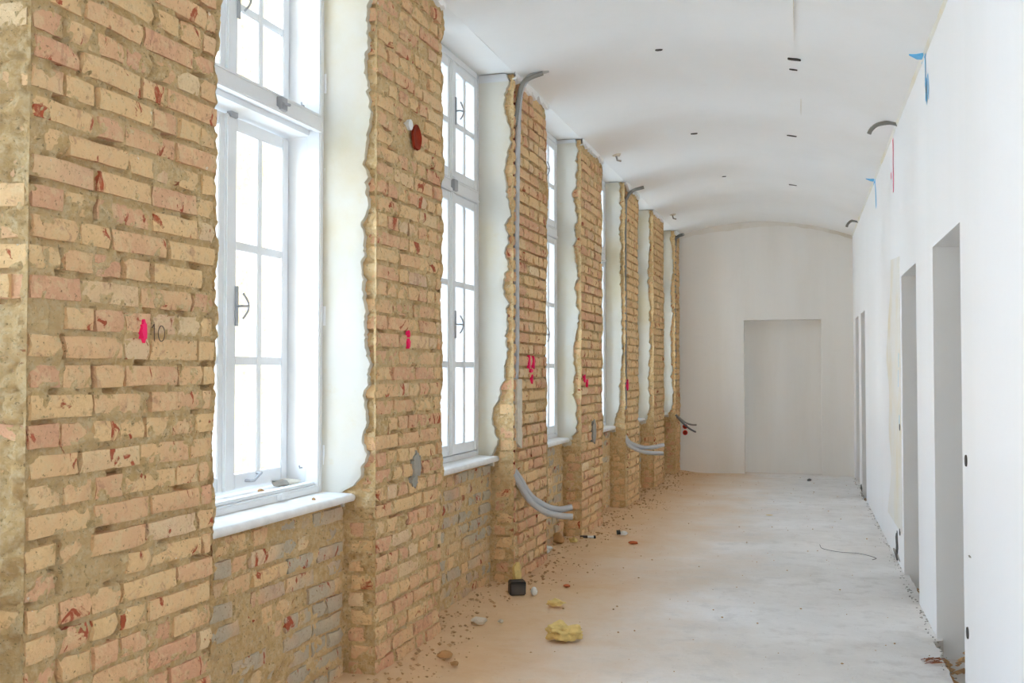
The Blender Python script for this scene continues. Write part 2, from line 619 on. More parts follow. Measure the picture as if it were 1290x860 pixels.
    # rooms beyond the doorways: a plain wall across them
    ROOM = []
    rb = MB()
    ed = [3.3] + [v for d in ROOM for v in d] + [YE + 0.5]
    for i in range(0, len(ed), 2):
        rb.box(3.3, 3.6, ed[i], ed[i + 1], -0.12, 3.9)
    for d in ROOM:
        rb.box(3.3, 3.6, d[0], d[1], -0.12, 0.85)
        rb.box(3.3, 3.6, d[0], d[1], 3.1, 3.9)
        portal(3.55, (d[0] + d[1]) / 2, 1.97, 2.25, d[1] - d[0])
    r = rb.box(XR + 0.40, 3.6, 3.3, 3.5, -0.12, 3.9).obj('wall_right', M['wall'])
    tag(r, 'plain white wall of the rooms behind the doorways', 'wall', kind='structure')
    return w


WR = build_right_wall()


def build_end_wall():
    b = MB()
    x0, x1, zt = -0.735, 0.275, 2.08
    b.box(-3.2, x0, YE, YE + 0.5, -0.1, 3.9)
    b.box(x1, 3.3, YE, YE + 0.5, -0.1, 3.9)
    b.box(x0, x1, YE, YE + 0.5, zt, 3.9)
    b.box(x0, x1, YE + 0.24, YE + 0.5, -0.1, zt)
    w = b.obj('wall_end', M['end'])
    tag(w, 'grey white end wall with a shallow doorway niche', 'wall', kind='structure')
    # rim of old plaster following the vault
    rows = [[], []]
    for i in range(60):
        x = -1.58 + (XR + 1.58) * i / 59
        z = ceil_z(x, YE)
        d = 0.045 + 0.05 * max(0, 1 - abs((x + 0.9) / 0.8)) + 0.012 * noise.noise(Vector((x * 9, 0, 0)))
        rows[0].append((x, YE - 0.006, z + 0.01))
        rows[1].append((x, YE - 0.003, z - d))
    MB().grid(rows).obj('plaster_rim', M['bare_end'], w)
    for z in (0.625, 0.54):
        m = MB()
        x = -1.53
        m.tube([(x, YE - 0.012, z), (x, YE + 0.001, z)], 0.034, 18)
        so = m.obj('socket_box', M['red'], w)
        MB().tube([(x, YE - 0.0135, z), (x, YE - 0.0122, z)], 0.022, 14).obj('socket_cup', M['redclay'], so)
    # closing wall far behind the camera
    k = MB().box(-3.2, XR + 0.4, YB - 0.3, YB, -0.1, 3.9).obj('wall_back', M['wall'])
    tag(k, 'plain white wall behind the viewer', 'wall', kind='structure')


build_end_wall()
g = MB().box(-60, -3.0, -60, 80, -5.2, -5.0).obj('ground', M['ground'])
tag(g, 'pale ground outside below the windows', 'ground', kind='structure')

# ------------------------------------------------------------------ brick meshes
BV = {}


def brick_mesh(kind, L, H, D, i):
    rr = random.Random(kind + str(i))
    nx = 4 if L > 0.2 else 3
    nz = 2
    front, back = {}, {}
    vs = []
    for a in range(nx + 1):
        for c in range(nz + 1):
            y = -L / 2 + L * a / nx
            z = -H / 2 + H * c / nz
            edge = a in (0, nx) or c in (0, nz)
            corner = a in (0, nx) and c in (0, nz)
            x = rr.uniform(-0.002, 0.0035)
            if edge:
                x -= rr.uniform(0.002, 0.009)
                y += rr.uniform(-0.004, 0.004) if a not in (0, nx) else (-0.002 - rr.random() * 0.005) * (1 if a else -1)
                z += rr.uniform(-0.003, 0.003) if c not in (0, nz) else (-0.001 - rr.random() * 0.005) * (1 if c else -1)
            if corner:
                x -= rr.uniform(0.0, 0.006)
                if rr.random() < 0.08:
                    x -= 0.012
            front[a, c] = len(vs)
            vs.append((x, y, z))
    per = [(a, 0) for a in range(nx + 1)] + [(nx, 1)] + [(a, 2) for a in range(nx, -1, -1)] + [(0, 1)]
    for p in per:
        a, c = p
        back[p] = len(vs)
        vs.append((-D, -L / 2 + L * a / nx, -H / 2 + H * c / nz))
    fs = [(front[a, c], front[a + 1, c], front[a + 1, c + 1], front[a, c + 1]) for a in range(nx) for c in range(nz)]
    n = len(per)
    fs += [(front[per[k]], back[per[k]], back[per[(k + 1) % n]], front[per[(k + 1) % n]]) for k in range(n)]
    return vs, fs


for kind, L in (('stretcher', 0.258), ('header', 0.125)):
    for i in range(14):
        vs, fs = brick_mesh(kind, L, 0.067, 0.10, i)
        for mk in ('brick', 'brick_low'):
            BV[kind, i, mk] = (MB().add(vs, fs).mesh('brick', M[mk], smooth=True, angle=45), vs, fs)


def course_layout(s0, s1, c, rr):
    """lengths of one course between s0 and s1: list of (centre, length)"""
    out = []
    s = s0 + rr.uniform(-0.004, 0.004)
    mode = c % 2
    first = True
    while s < s1 - 0.035:
        if mode == 0:
            L = 0.258 if rr.random() < 0.82 else 0.125
        else:
            L = 0.125 if rr.random() < 0.84 else 0.258
        if first and mode == 0 and rr.random() < 0.5:
            L = 0.19
        first = False
        L *= rr.uniform(0.95, 1.05)
        rem = s1 - s
        if rem < L + 0.05:
            L = rem if rem < 0.29 else rem / 2
        L = min(L, rem)
        if L > 0.03:
            out.append((s + L / 2, L - rr.uniform(0.006, 0.012)))
        s += L
    return out


PITCH = 0.0790


def layout_bricks(s0, s1, z0, z1, seed, cuts=(), skip=None, edge=0.0):
    rr = random.Random(seed)
    nc = int((z1 - z0) / PITCH)
    segs = []
    a = s0
    for c0, c1 in cuts:
        segs.append((a, c0)); a = c1
    segs.append((a, s1))
    items = []
    for c in range(nc):
        z = z0 + PITCH * (c + 0.5) + rr.uniform(-0.002, 0.002)
        for q, (a, b) in enumerate(segs):
            aa = a + (rr.uniform(-0.003, 0.004) if q == 0 else 0)
            bb = b + (rr.uniform(-edge, edge * 0.6) if q == len(segs) - 1 else 0)
            for sc, L in course_layout(aa, bb, c + seed, rr):
                if skip and skip(sc, z):
                    continue
                items.append((sc, L, z, c))
    return items, rr


def open_joints(items, seed, share=0.42):
    """which head joints have lost their mortar: {course: [s, ...]}"""
    rr = random.Random(seed)
    out = {}
    for (s1, L1, z1, c1), (s2, L2, z2, c2) in zip(items, items[1:]):
        if c1 == c2 and s2 > s1 and rr.random() < share:
            out.setdefault(c1, []).append((s1 + L1 / 2 + s2 - L2 / 2) / 2)
    return out


def lay_bricks(parent, laid, o, mk, single, rag=0.0):
    items, rr = laid
    joined = MB()
    count = 0
    for sc, L, z, c in items:
        st = L > 0.19
        kind = 'stretcher' if st else 'header'
        base = 0.258 if st else 0.125
        me, vs, fs = BV[kind, rr.randrange(14), mk]
        oo = o + rr.uniform(-0.004, 0.005) + (rr.uniform(-0.016, -0.004) if rr.random() < 0.08 + rag else 0) + rag * rr.uniform(-0.03, 0.02)
        sy = L / base
        sz = rr.uniform(0.94, 1.02)
        ry, rx = rr.uniform(-0.012, 0.012), rr.uniform(-0.02, 0.02)
        if single:
            ob = put('brick', me, parent, (oo, sc, z), (rr.uniform(-0.010, 0.010), ry, rx))
            ob.scale = (1, sy, sz)
        else:
            joined.add([(oo + x, sc + y * sy, z + zz * sz) for x, y, zz in vs], fs)
        count += 1
    if not single and joined.v:
        ob = joined.obj('brickwork', M[mk], parent, smooth=True, angle=45)
        ob['kind'] = 'stuff'
    return count


# ------------------------------------------------------------------ piers of the left wall
def fr(x, y, z, f, oct=3):
    return noise.fractal(Vector((x * f, y * f, z * f)), 0.9, 2.0, oct)


def mortar_shell(a, b, ztop, step, seed, groove=None, joints=None, near_r=0.27, far_r=0.25):
    """rough mortar skin round a pier: near return, front, far return"""
    path = []
    n = max(4, int(near_r / step))
    for k in range(n):
        path.append((-near_r + (near_r - 0.006) * k / n, a, 0.0, -1.0, 0))
    path.append((-0.002, a + 0.002, 0.6, -0.8, 1))
    n = int((b - a - 0.012) / step)
    for k in range(n + 1):
        path.append((0.0, a + 0.006 + (b - a - 0.012) * k / n, 1.0, 0.0, 2))
    path.append((-0.002, b - 0.002, 0.6, 0.8, 3))
    n = max(4, int(far_r / step))
    for k in range(1, n + 1):
        path.append((-0.006 - (far_r - 0.006) * k / n, b, 0.0, 1.0, 4))
    nz = int(ztop / step)
    rows = []
    for j in range(nz + 1):
        z = ztop * j / nz
        row = []
        for o, s, no, ns, side in path:
            big = fr(o + seed, s, z, 5.0, 2)
            med = fr(o, s + seed, z, 17.0, 3)
            fin = fr(o, s, z + seed, 60.0, 2)
            if side == 2:
                d = -0.011 + 0.004 * big + 0.016 * max(0.0, med + 0.05) + 0.005 * fin
                ph = (z / PITCH + 0.5) % 1.0 - 0.5
                if seed > 18:
                    d -= 0.004
                    if abs(ph) < 0.11:
                        d -= 0.012
                if abs(ph) < 0.13:
                    d -= 0.001 + 0.070 * max(0.0, fr(seed, s, z, 9.0, 3) - 0.20)
                if joints:
                    cz = z / PITCH
                    if abs(cz % 1.0 - 0.5) < 0.40:
                        for js in joints.get(int(cz), ()):
                            if abs(s - js) < 0.0065:
                                d = min(d, 0.0) - 0.030
                e = min(s - a, b - s)
                if e < 0.05:
                    d -= (0.05 - e) * 0.25 * max(0, big + 0.2)
                if groove and groove[0] < s < groove[1] and groove[2] < z:
                    d -= 0.035
            elif side in (1, 3):
                d = -0.004 + 0.010 * big + 0.010 * med + 0.004 * fin
                if side == 3:
                    d += 0.010 * big
            elif side == 0:
                d = -0.006 + (0.024 if seed < 12 else 0.013) * big + (0.022 if seed < 12 else 0.013) * med + 0.006 * fin - (0.010 if z > 0.84 and seed > 12 else 0.0)
                # hints of the courses on the return
                ph = (z / PITCH) % 1.0
                if ph < 0.10 or ph > 0.93:
                    d -= 0.010 * max(0.0, fr(1, seed, z, 3.0, 1) + 0.5)
            else:
                d = 0.002 + 0.022 * big + 0.012 * med + 0.004 * fin
                if o < -0.10:
                    d = min(d, 0.01)
            row.append((o + no * d, s + ns * d, z))
        rows.append(row)
    return MB().grid(rows)


def reveal_plaster(a, depth, z0, z1, seed, bites=()):
    """white plaster on the near return of a pier, ragged towards the corner and at its foot"""
    rows_f, rows_b = [], []
    nz = int((z1 - z0) / 0.012)
    nu = 10
    for j in range(nz + 1):
        z = z0 + (z1 - z0) * j / nz
        oe = -0.050 + 0.026 * fr(seed, 2, z, 3.0, 2) + 0.022 * fr(seed, 5, z, 11.0, 4) + 0.008 * fr(seed, 7, z, 45.0, 2)
        for zc, hw, dep in bites:
            w = max(0, 1 - abs(z - zc) / hw)
            oe -= dep * (w ** 0.6 if w > 0 else 0)
        if z < 0.92:                 # tapering foot
            oe -= (0.92 - z) * 0.45 + 0.02 * fr(seed, 9, z, 30.0, 2)
        oe = max(oe, -depth + 0.02)
        rf, rb = [], []
        for i in range(nu + 1):
            o = -depth - 0.02 + (oe + depth + 0.02) * i / nu
            bump = 0.003 * fr(o, seed, z, 6.0, 2)
            rf.append((o, a - 0.014 + bump, z))
        rf[-1] = (rf[-1][0], a - 0.011, z)
        rf.append((rf[-1][0] + 0.004, a + 0.024, z))
        rows_f.append(rf)
    # ragged lower lip
    r0 = rows_f[0]
    lip = [(p[0], p[1], p[2] - 0.015 - 0.03 * max(0, fr(p[0], seed, 1, 25.0, 2))) for p in r0]
    lip2 = [(p[0], a + 0.024, p[2]) for p in lip]
    return MB().grid([lip2, lip] + rows_f)


def build_pier(k, detail):
    a, b = PIERS[k]
    zt = zs((a + b) / 2) - 0.005
    name = 'wall_left'
    e = put(name, None)
    e.matrix_world = LM
    place = {3: 'nearest the viewer', 9: 'at the end wall'}.get(k, 'of the row')
    lab = '%s plain plastered pier of the wall behind the viewer' % NAMES[k]
    tag(e, lab if k < 3 else '%s brick pier %s between tall windows, stripped of plaster' % (NAMES[k], place) if k != 9 else 'narrow last brick pier stripped of plaster beside the end wall', 'wall', kind='structure')
    dep = DEPTH[k]
    Rn = a + 0.02                                # right edge of the window before this pier
    Lf = (PIERS[k + 1][0] + 0.02 - WH) if k + 1 < len(PIERS) else b
    core = MB()
    core.box(-1.0, -dep - 0.01, Rn, max(Lf, b), -0.05, zt + 0.2)
    core.box(-dep - 0.02, -0.045, a + 0.035, b - 0.035, -0.05, zt + 0.2)
    core.obj('masonry', M['mortar'], e)
    if not detail:
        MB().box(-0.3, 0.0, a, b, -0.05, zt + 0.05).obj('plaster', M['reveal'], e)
        return e
    step = {3: 0.008, 4: 0.009, 5: 0.012, 6: 0.013}.get(k, 0.016)
    groove = {5: (2.255, 2.315, 0.66), 7: (6.085, 6.165, 0.66), 9: (9.66, 9.74, 0.7)}.get(k)
    cuts = [(groove[0], groove[1])] if groove else []
    skip = (lambda s, z: abs(s - 0.50) < 0.06 and abs(z - 2.60) < 0.05) if k == 4 else None
    laid = layout_bricks(a + 0.010, b - 0.004, 0.0, zt - 0.03, k + 11, cuts, skip, edge=0.012)
    ms = mortar_shell(a, b, zt, step, k * 3.7, groove, open_joints(laid[0], k) if k < 6 else None)
    ms.obj('mortar', M['mortar'], e, smooth=True, angle=70)
    # splayed plaster on the hidden far side
    if k < 9:
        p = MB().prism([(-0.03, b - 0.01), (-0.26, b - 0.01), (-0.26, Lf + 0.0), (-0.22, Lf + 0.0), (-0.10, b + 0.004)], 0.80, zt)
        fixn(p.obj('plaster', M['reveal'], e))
    bites = {5: [(1.05, 0.28, 0.085), (1.95, 0.10, 0.03), (2.35, 0.05, 0.03)], 4: [(1.55, 0.12, 0.02), (0.83, 0.08, 0.05)], 6: [(1.25, 0.12, 0.03)], 7: [(0.9, 0.1, 0.05)]}.get(k, [])
    if k > 3:
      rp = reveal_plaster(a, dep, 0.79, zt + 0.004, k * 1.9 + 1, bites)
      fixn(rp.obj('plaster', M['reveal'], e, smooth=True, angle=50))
    single = k in (3, 4, 5, 6)
    lay_bricks(e, laid, 0.0, 'brick', single)
    if groove:
        g0, g1, gz = groove
        ch = MB().box(-0.05, -0.027, g0 + 0.002, g1 - 0.002, gz, zt)
        ch.obj('chase', M['redclay'], e)
    # brick ends on the near return below the sill, half buried in mortar
    jm = MB()
    rr = random.Random(k)
    for c in range(int((3.3 if k == 3 else 0.78) / PITCH)):
        z = PITCH * (c + 0.5)
        oc = -0.070 if c % 2 else -0.10
        me, vs, fs = BV['header', rr.randrange(14), 'brick']
        sy = 0.9 if c % 2 else 0.6
        jm_pts = [(oc + y * sy, a - 0.002 - x + rr.uniform(-0.001, 0.001), z + zz) for x, y, zz in vs]
        if k == 3 and rr.random() < 0.55:
            continue
        ob = MB().add(jm_pts, fs).obj('brick', M['brick'], e, smooth=True, angle=45) if single else jm.add(jm_pts, fs)
    if not single:
        o2 = jm.obj('return_brickwork', M['brick'], e, smooth=True, angle=45)
        o2['kind'] = 'stuff'
    # skirt of ceiling plaster left at the head of the pier
    rows = [[], [], []]
    n = int((b - a) / 0.015)
    for i in range(n + 1):
        s = a - 0.01 + (b - a + 0.02) * i / n
        d = 0.030 + 0.045 * fr(s, k, 1, 7.0, 3) + 0.03 * fr(s, k, 2, 28.0, 2)
        d = max(d, 0.004)
        rows[0].append((0.012, s, zt + 0.02))
        rows[1].append((0.014, s, zt - d))
        rows[2].append((-0.01, s, zt - d - 0.006))
    MB().grid(rows).obj('plaster_skirt', M['ceiling'], e, smooth=True, angle=40)
    return e


PIER = [build_pier(k, k >= 3) for k in range(len(PIERS))]


def build_apron(k):
    """recessed brick apron below the window in front of pier k+1"""
    s0, s1 = PIERS[k][1], PIERS[k + 1][0]
    e = put('wall_left', None)
    e.matrix_world = LM
    tag(e, '%s apron under window between the %s and %s piers' % ('plastered' if k < 3 else 'brick', NAMES[k], NAMES[k + 1]), 'wall', kind='structure')
    MB().box(-1.0, APR - 0.04, s0 - 0.26, s1 + 0.1, -0.05, 0.80).obj('masonry', M['mortar'], e)
    if k < 3:
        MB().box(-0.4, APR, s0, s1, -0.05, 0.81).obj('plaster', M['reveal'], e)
        return
    step = {3: 0.010, 4: 0.014}.get(k, 0.025)
    rows = []
    nz, ns = int(0.815 / step), int((s1 - s0 + 0.06) / step)
    for j in range(nz + 1):
        z = 0.815 * j / nz
        row = []
        for i in range(ns + 1):
            s = s0 - 0.03 + (s1 - s0 + 0.06) * i / ns
            d = -0.012 + 0.008 * fr(k, s, z, 5, 2) + 0.016 * max(0.0, fr(s, k, z, 17, 3) + 0.1) + 0.005 * fr(s, z, k, 55, 2)
            if z > 0.74:
                d -= 0.035 * max(0, fr(s, 3, k, 4, 3) + 0.25) * (z - 0.74) / 0.07
            row.append((APR + d, s, z))
        rows.append(row)
    MB().grid(rows).obj('mortar', M['mortar'], e, smooth=True, angle=70)
    lay_bricks(e, layout_bricks(s0 - 0.02, s1 - 0.012, 0.0, 0.80, 40 + k), APR, 'brick_low', k in (3, 4, 5), rag=0.25)


for k in range(len(PIERS) - 1):
    build_apron(k)

# end closure of left wall beyond last pier / behind camera
for s0, s1 in ((-9.0, -8.1),):
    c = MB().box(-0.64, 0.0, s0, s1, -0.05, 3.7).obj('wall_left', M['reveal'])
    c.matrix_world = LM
    tag(c, 'plain end of the window wall behind the viewer', 'wall', kind='structure')


# ------------------------------------------------------------------ windows
def rect_frame(b, x0, x1, y0, y1, z0, z1, wl, wr, wb, wt):
    b.box(x0, x1, y0, y0 + wl, z0, z1)
    b.box(x0, x1, y1 - wr, y1, z0, z1)
    b.box(x0, x1, y0 + wl, y1 - wr, z0, z0 + wb)
    b.box(x0, x1, y0 + wl, y1 - wr, z1 - wt, z1)
    return b


BEV = 0.004
SASHES = {}


def sash_meshes(w, h, rows):
    """meshes of one casement, origin at its lower left, x towards the room: (frame, vertical bar, horizontal bar, pane w, pane h list)"""
    key = (round(w, 3), round(h, 3), tuple(rows))
    if key in SASHES:
        return SASHES[key]
    st = 0.055
    f = rect_frame(MB(), -0.02, 0.02, 0, w, 0, h, st, st, 0.062, 0.055).mesh('sash', M['paint'], bevel=BEV)
    vb = MB().box(-0.019, 0.019, w / 2 - 0.019, w / 2 + 0.019, 0.062, h - 0.055).mesh('muntin', M['paint'], bevel=BEV)
    hb = [MB().box(-0.0175, 0.0175, st, w - st, z - 0.018, z + 0.018).mesh('muntin', M['paint'], bevel=BEV) for z in rows]
    zsr = [0.058] + list(rows) + [h - 0.05]
    pw = w / 2 - st
    panes = []
    for i in range(len(zsr) - 1):
        for side in (0, 1):
            y0 = st - 0.004 if side == 0 else w / 2 + 0.004
            pn = MB().add([(0, y0, zsr[i]), (0, y0 + pw, zsr[i]), (0, y0 + pw, zsr[i + 1]), (0, y0, zsr[i + 1])], [(0, 1, 2, 3)]).mesh('pane', M['glass'])
            panes.append(pn)
    SASHES[key] = (f, vb, hb, panes)
    return SASHES[key]


def sash(parent, x, y, z, w, h, rows, name='sash'):
    f, vb, hb, panes = sash_meshes(w, h, rows)
    s = put(name, f, parent, (x, y, z))
    put('muntin', vb, s)
    for m in hb:
        put('muntin', m, s)
    for p in panes:
        put('pane', p, s)
    return s


def lever(parent, x, y, z, flip=1):
    m = MB()
    m.box(x, x + 0.006, y - 0.011, y + 0.011, z - 0.085, z + 0.085)
    m.tube([(x, y, z), (x + 0.03, y, z)], 0.006, 8)
    pts = [(x + 0.032 + 0.012 * math.sin(t * math.pi), y + flip * (0.028 * math.sin(t * math.pi)), z - 0.055 + 0.11 * t) for t in [i / 8 for i in range(9)]]
    m.tube(pts, 0.005, 8)
    m.tube([(x + 0.03, y, z), (x + 0.044, y + flip * 0.028, z)], 0.005, 8)
    return m.obj('lever_handle', M['metal'], parent, smooth=True)


WIN_N = [0]


def build_window(k):
    """window in front of pier k (its right edge is at that pier); local origin at right edge, pier-face plane"""
    a = PIERS[k][0]
    dep = DEPTH[k]
    first = (k == 4)
    seen = k >= 4
    WIN_N[0] += 1
    e = put('window_%d' % WIN_N[0], None)
    e.matrix_world = LM @ Matrix.Translation((0, a + 0.012, 0))
    nm = {4: 'tall white box window, inner casements removed, before the second pier', 5: 'tall white closed casement window before the third pier', 6: 'tall white window before the fourth pier',
          7: 'white window sliver before the fifth pier', 8: 'white window sliver before the sixth pier', 9: 'white window sliver before the last pier'}.get(k, 'white window before the %s pier behind the viewer' % NAMES[k])
    tag(e, nm, 'window', kind='structure')
    zt = zs(a - 0.6) - 0.004
    z0, z1, zm0, zm1 = 0.838, zt, 2.495, 2.575
    W = WH
    xo, xi = -0.455, -dep                        # outer sash plane, inner frame face
    # inner frame with its bottom rail and head
    fb = MB()
    rect_frame(fb, xi - 0.07, xi, -W, 0.03, z0, z1, 0.05, 0.085, 0.035, 0.05)
    fb.box(xi - 0.07, xi - 0.018, -W, 0.03, z0 + 0.035, z0 + 0.05)
    fb.obj('frame', M['paint'], e, bevel=0.006)
    # transom with a moulded nose
    t = MB()
    t.box(xi - 0.07, xi + 0.004, -W + 0.05, -0.055, zm0 + 0.015, zm1)
    t.box(xi - 0.02, xi + 0.016, -W + 0.05, -0.055, zm0, zm0 + 0.022)
    t.box(xi - 0.06, xi + 0.010, -W + 0.05, -0.055, zm1 - 0.016, zm1)
    t.obj('transom', M['paint'], e, bevel=0.005)
    # box lining between inner frame and outer casements
    ln = MB()
    ln.box(xo - 0.09, xi - 0.076, -0.040, 0.012, z0, z1)
    ln.box(xi - 0.08, xi - 0.06, -0.030, 0.012, z0, z1)
    ln.box(xo - 0.09, xi - 0.06, -W, -W + 0.03, z0, z1)
    ln.box(xo - 0.09, xi - 0.06, -W + 0.03, -0.016, z1 - 0.03, z1)
    ln.obj('lining', M['paint'], e)
    MB().box(xo - 0.09, xi - 0.06, -W + 0.03, -0.016, zm0 - 0.01, zm1 - 0.02).obj('lining_shelf', M['paint'], e)
    MB().box(xo - 0.12, xi - 0.06, -W + 0.03, -0.016, z0 - 0.03, z0 + 0.035).obj('box_sill', M['board'], e, bevel=0.004)
    # outer frame
    of = MB()
    rect_frame(of, xo - 0.085, xo - 0.025, -W, 0.012, z0, z1, 0.05, 0.07, 0.05, 0.05)
    of.box(xo - 0.085, xo - 0.02, -W + 0.05, -0.04, zm0 - 0.01, zm1)
    of.obj('outer_frame', M['paint'], e)
    yl0, yl1, ymid = -W + 0.035, -0.044, -0.550
    lz0, lz1, uz0, uz1 = 0.895, 2.475, 2.590, z1 - 0.055
    lrows = [1.44 - lz0, 1.93 - lz0]
    urows = [(uz1 - uz0) * 0.50]
    ws = yl1 - ymid - 0.012
    for (y, z, h, rows) in ((ymid + 0.012, lz0, lz1 - lz0, lrows), (ymid - 0.012 - ws, lz0, lz1 - lz0, lrows), (ymid + 0.012, uz0, uz1 - uz0, urows), (ymid - 0.012 - ws, uz0, uz1 - uz0, urows)):
        sash(e, xo, y, z, ws, h, rows, 'outer_sash')
    MB().box(xo - 0.02, xo + 0.034, ymid - 0.03, ymid + 0.03, lz0, lz1).obj('meeting_stile', M['paint'], e, bevel=0.006)
    MB().box(xo - 0.02, xo + 0.034, ymid - 0.03, ymid + 0.03, uz0, uz1).obj('meeting_stile', M['paint'], e, bevel=0.006)
    if first:
        lever(e, xo + 0.034, ymid + 0.045, 1.67)
        lever(e, xo + 0.034, ymid + 0.045, 2.98)
        pb = MB()
        pb.tube([(xo + 0.02, -0.40, 0.925), (xo + 0.045, -0.40, 0.925), (xo + 0.05, -0.375, 0.925), (xo + 0.05, -0.335, 0.945), (xo + 0.045, -0.31, 0.95), (xo + 0.02, -0.31, 0.95)], 0.006, 8)
        pb.obj('pull_handle', M['metal'], e, smooth=True)
        for z in (2.73, 2.29, 1.65, 1.01):
            MB().tube([(xi + 0.008, -0.018, z - 0.045), (xi + 0.008, -0.018, z + 0.045)], 0.010, 10).obj('hinge', M['paint'], e, smooth=True)
        for y, z in ((-0.43, 2.56), ):
            m = MB().box(xi + 0.004, xi + 0.03, y - 0.03, y + 0.02, z - 0.055, z)
            m.tube([(xi + 0.03, y - 0.02, z - 0.03), (xi + 0.045, y + 0.015, z - 0.03)], 0.007, 8)
            m.obj('latch_keeper', M['metal'], e, bevel=0.002)
        m = MB().box(xi, xi + 0.022, -0.43, -0.40, 0.848, 0.874)
        m.tube([(xi + 0.02, -0.415, 0.861), (xi + 0.036, -0.39, 0.855)], 0.008, 8)
        m.obj('latch_keeper', M['paint'], e, bevel=0.002)
        MB().box(xo + 0.02, xo + 0.045, ymid - 0.015, ymid + 0.035, lz1 - 0.012, lz1 + 0.012).obj('bolt_guide', M['metal'], e, bevel=0.002)
        for z in (2.63, 0.95):
            MB().tube([(xi - 0.095, -0.038, z), (xi - 0.095, -0.06, z), (xi - 0.095, -0.065, z + 0.012)], 0.004, 6).obj('stay_pin', M['metal'], e)
    else:
        ix = xi - 0.022
        iz0, iz1, jz0, jz1 = 0.880, 2.492, 2.578, z1 - 0.052
        irows = [1.435 - iz0, 1.935 - iz0]
        jrows = [(jz1 - jz0) * 0.48]
        y1, ym = -0.050, -0.53
        wi = y1 - ym - 0.002
        for (y, z, h, rows) in ((ym + 0.002, iz0, iz1 - iz0, irows), (ym - 0.002 - wi, iz0, iz1 - iz0, irows), (ym + 0.002, jz0, jz1 - jz0, jrows), (ym - 0.002 - wi, jz0, jz1 - jz0, jrows)):
            sash(e, ix, y, z, wi, h, rows, 'sash')
        for za, zb in ((iz0, iz1), (jz0, jz1)):
            MB().box(ix - 0.01, ix + 0.036, ym - 0.035, ym + 0.035, za, zb).obj('meeting_stile', M['paint'], e, bevel=0.008)
        if k in (5, 6, 7):
            lever(e, ix + 0.036, ym + 0.02, 1.68)
            lever(e, ix + 0.036, ym + 0.02, 3.0)
            m = MB().box(xi + 0.004, xi + 0.03, ym - 0.03, ym + 0.03, zm0 + 0.005, zm1 - 0.005)
            m.obj('latch_keeper', M['metal'], e, bevel=0.003)
        MB().tube([(xi + 0.004, 0.01, 1.0), (xi + 0.004, 0.01, 1.08)], 0.009, 8).obj('hinge', M['paint'], e)
    # room-side sill board with a rounded nose
    sl = PIERS[k - 1][1] - a + 0.0
    sb = MB()
    prof = [(xi - 0.03, z0 - 0.032), (-0.118, z0 - 0.036), (-0.108, z0 - 0.034), (-0.102, z0 - 0.026), (-0.100, z0 - 0.018), (-0.102, z0 - 0.010), (-0.108, z0 - 0.003), (-0.118, z0), (xi - 0.03, z0 + 0.004)]
    ya, yb = sl - 0.02, -0.014
    n = len(prof)
    sb.add([(x, ya, z) for x, z in prof] + [(x, yb, z) for x, z in prof],
           [tuple(range(n)), tuple(range(n, 2 * n))[::-1]] + [(i, (i + 1) % n, n + (i + 1) % n, n + i) for i in range(n)])
    fixn(sb.obj('window_sill', M['board'], e, smooth=True, angle=35))
    # daylight portal in the opening
    ld = bpy.data.lights.new('daylight_portal', 'AREA')
    ld.shape = 'RECTANGLE'
    ld.size, ld.size_y = 2.5, WH
    ld.cycles.is_portal = True
    lo = bpy.data.objects.new('daylight_portal', ld)
    COL.objects.link(lo)
    lo.matrix_world = LM @ Matrix.Translation((xo - 0.10, a + 0.012 - WH / 2, 2.1)) @ Matrix.Rotation(math.radians(-90), 4, 'Y')
    return e


WINS = [build_window(k) for k in range(1, len(PIERS))]


# ------------------------------------------------------------------ marks and fittings on the piers
def on_pier(name, mat, pier, pts, th=0.008):
    n = len(pts)
    vs = [(th, s, z) for s, z in pts] + [(-0.012, s, z) for s, z in pts]
    fs = [tuple(range(n))] + [(k, (k + 1) % n, n + (k + 1) % n, n + k) for k in range(n)]
    return fixn(MB().add(vs, fs).obj(name, mat, pier))


def splat(s, z, rs, rz, n=18, lean=0.0, j=0.25):
    return [(s + math.cos(t) * rs * R(1 - j, 1 + j) + lean * math.sin(t) * rz, z + math.sin(t) * rz * R(1 - j, 1 + j)) for t in [2 * math.pi * k / n for k in range(n)]]


on_pier('paint_mark', M['pink'], PIER[3], splat(-1.611, 1.517, 0.013, 0.030, lean=-0.1))
for s, z, rs, rz in ((0.430, 1.530, 0.014, 0.024), (0.432, 1.575, 0.007, 0.016)):
    on_pier('paint_mark', M['pink'], PIER[4], splat(s, z, rs, rz))
for s, z, rs, rz in ((2.55, 1.45, 0.014, 0.045), (2.66, 1.45, 0.014, 0.045), (2.60, 1.395, 0.03, 0.012), (2.62, 1.34, 0.010, 0.03)):
    on_pier('paint_mark', M['pink'], PIER[5], splat(s, z, rs, rz))
for s, z, rs, rz in ((4.22, 1.325, 0.02, 0.035), (4.32, 1.29, 0.018, 0.03)):
    on_pier('paint_mark', M['pink'], PIER[6], splat(s, z, rs, rz))
for s, z, rs, rz in ((6.14, 1.245, 0.03, 0.05),):
    on_pier('paint_mark', M['pink'], PIER[7], splat(s, z, rs, rz))
# pencilled 10 beside the first pink mark
m = MB()
m.tube([(0.011, -1.582, 1.528), (0.011, -1.572, 1.540), (0.011, -1.570, 1.488)], 0.0016, 5)
m.tube([(0.011, -1.536 + 0.016 * math.cos(t), 1.512 + 0.024 * math.sin(t)) for t in [2 * math.pi * i / 14 for i in range(15)]], 0.0016, 5)
m.obj('pencil_number', M['pencil'], PIER[3])
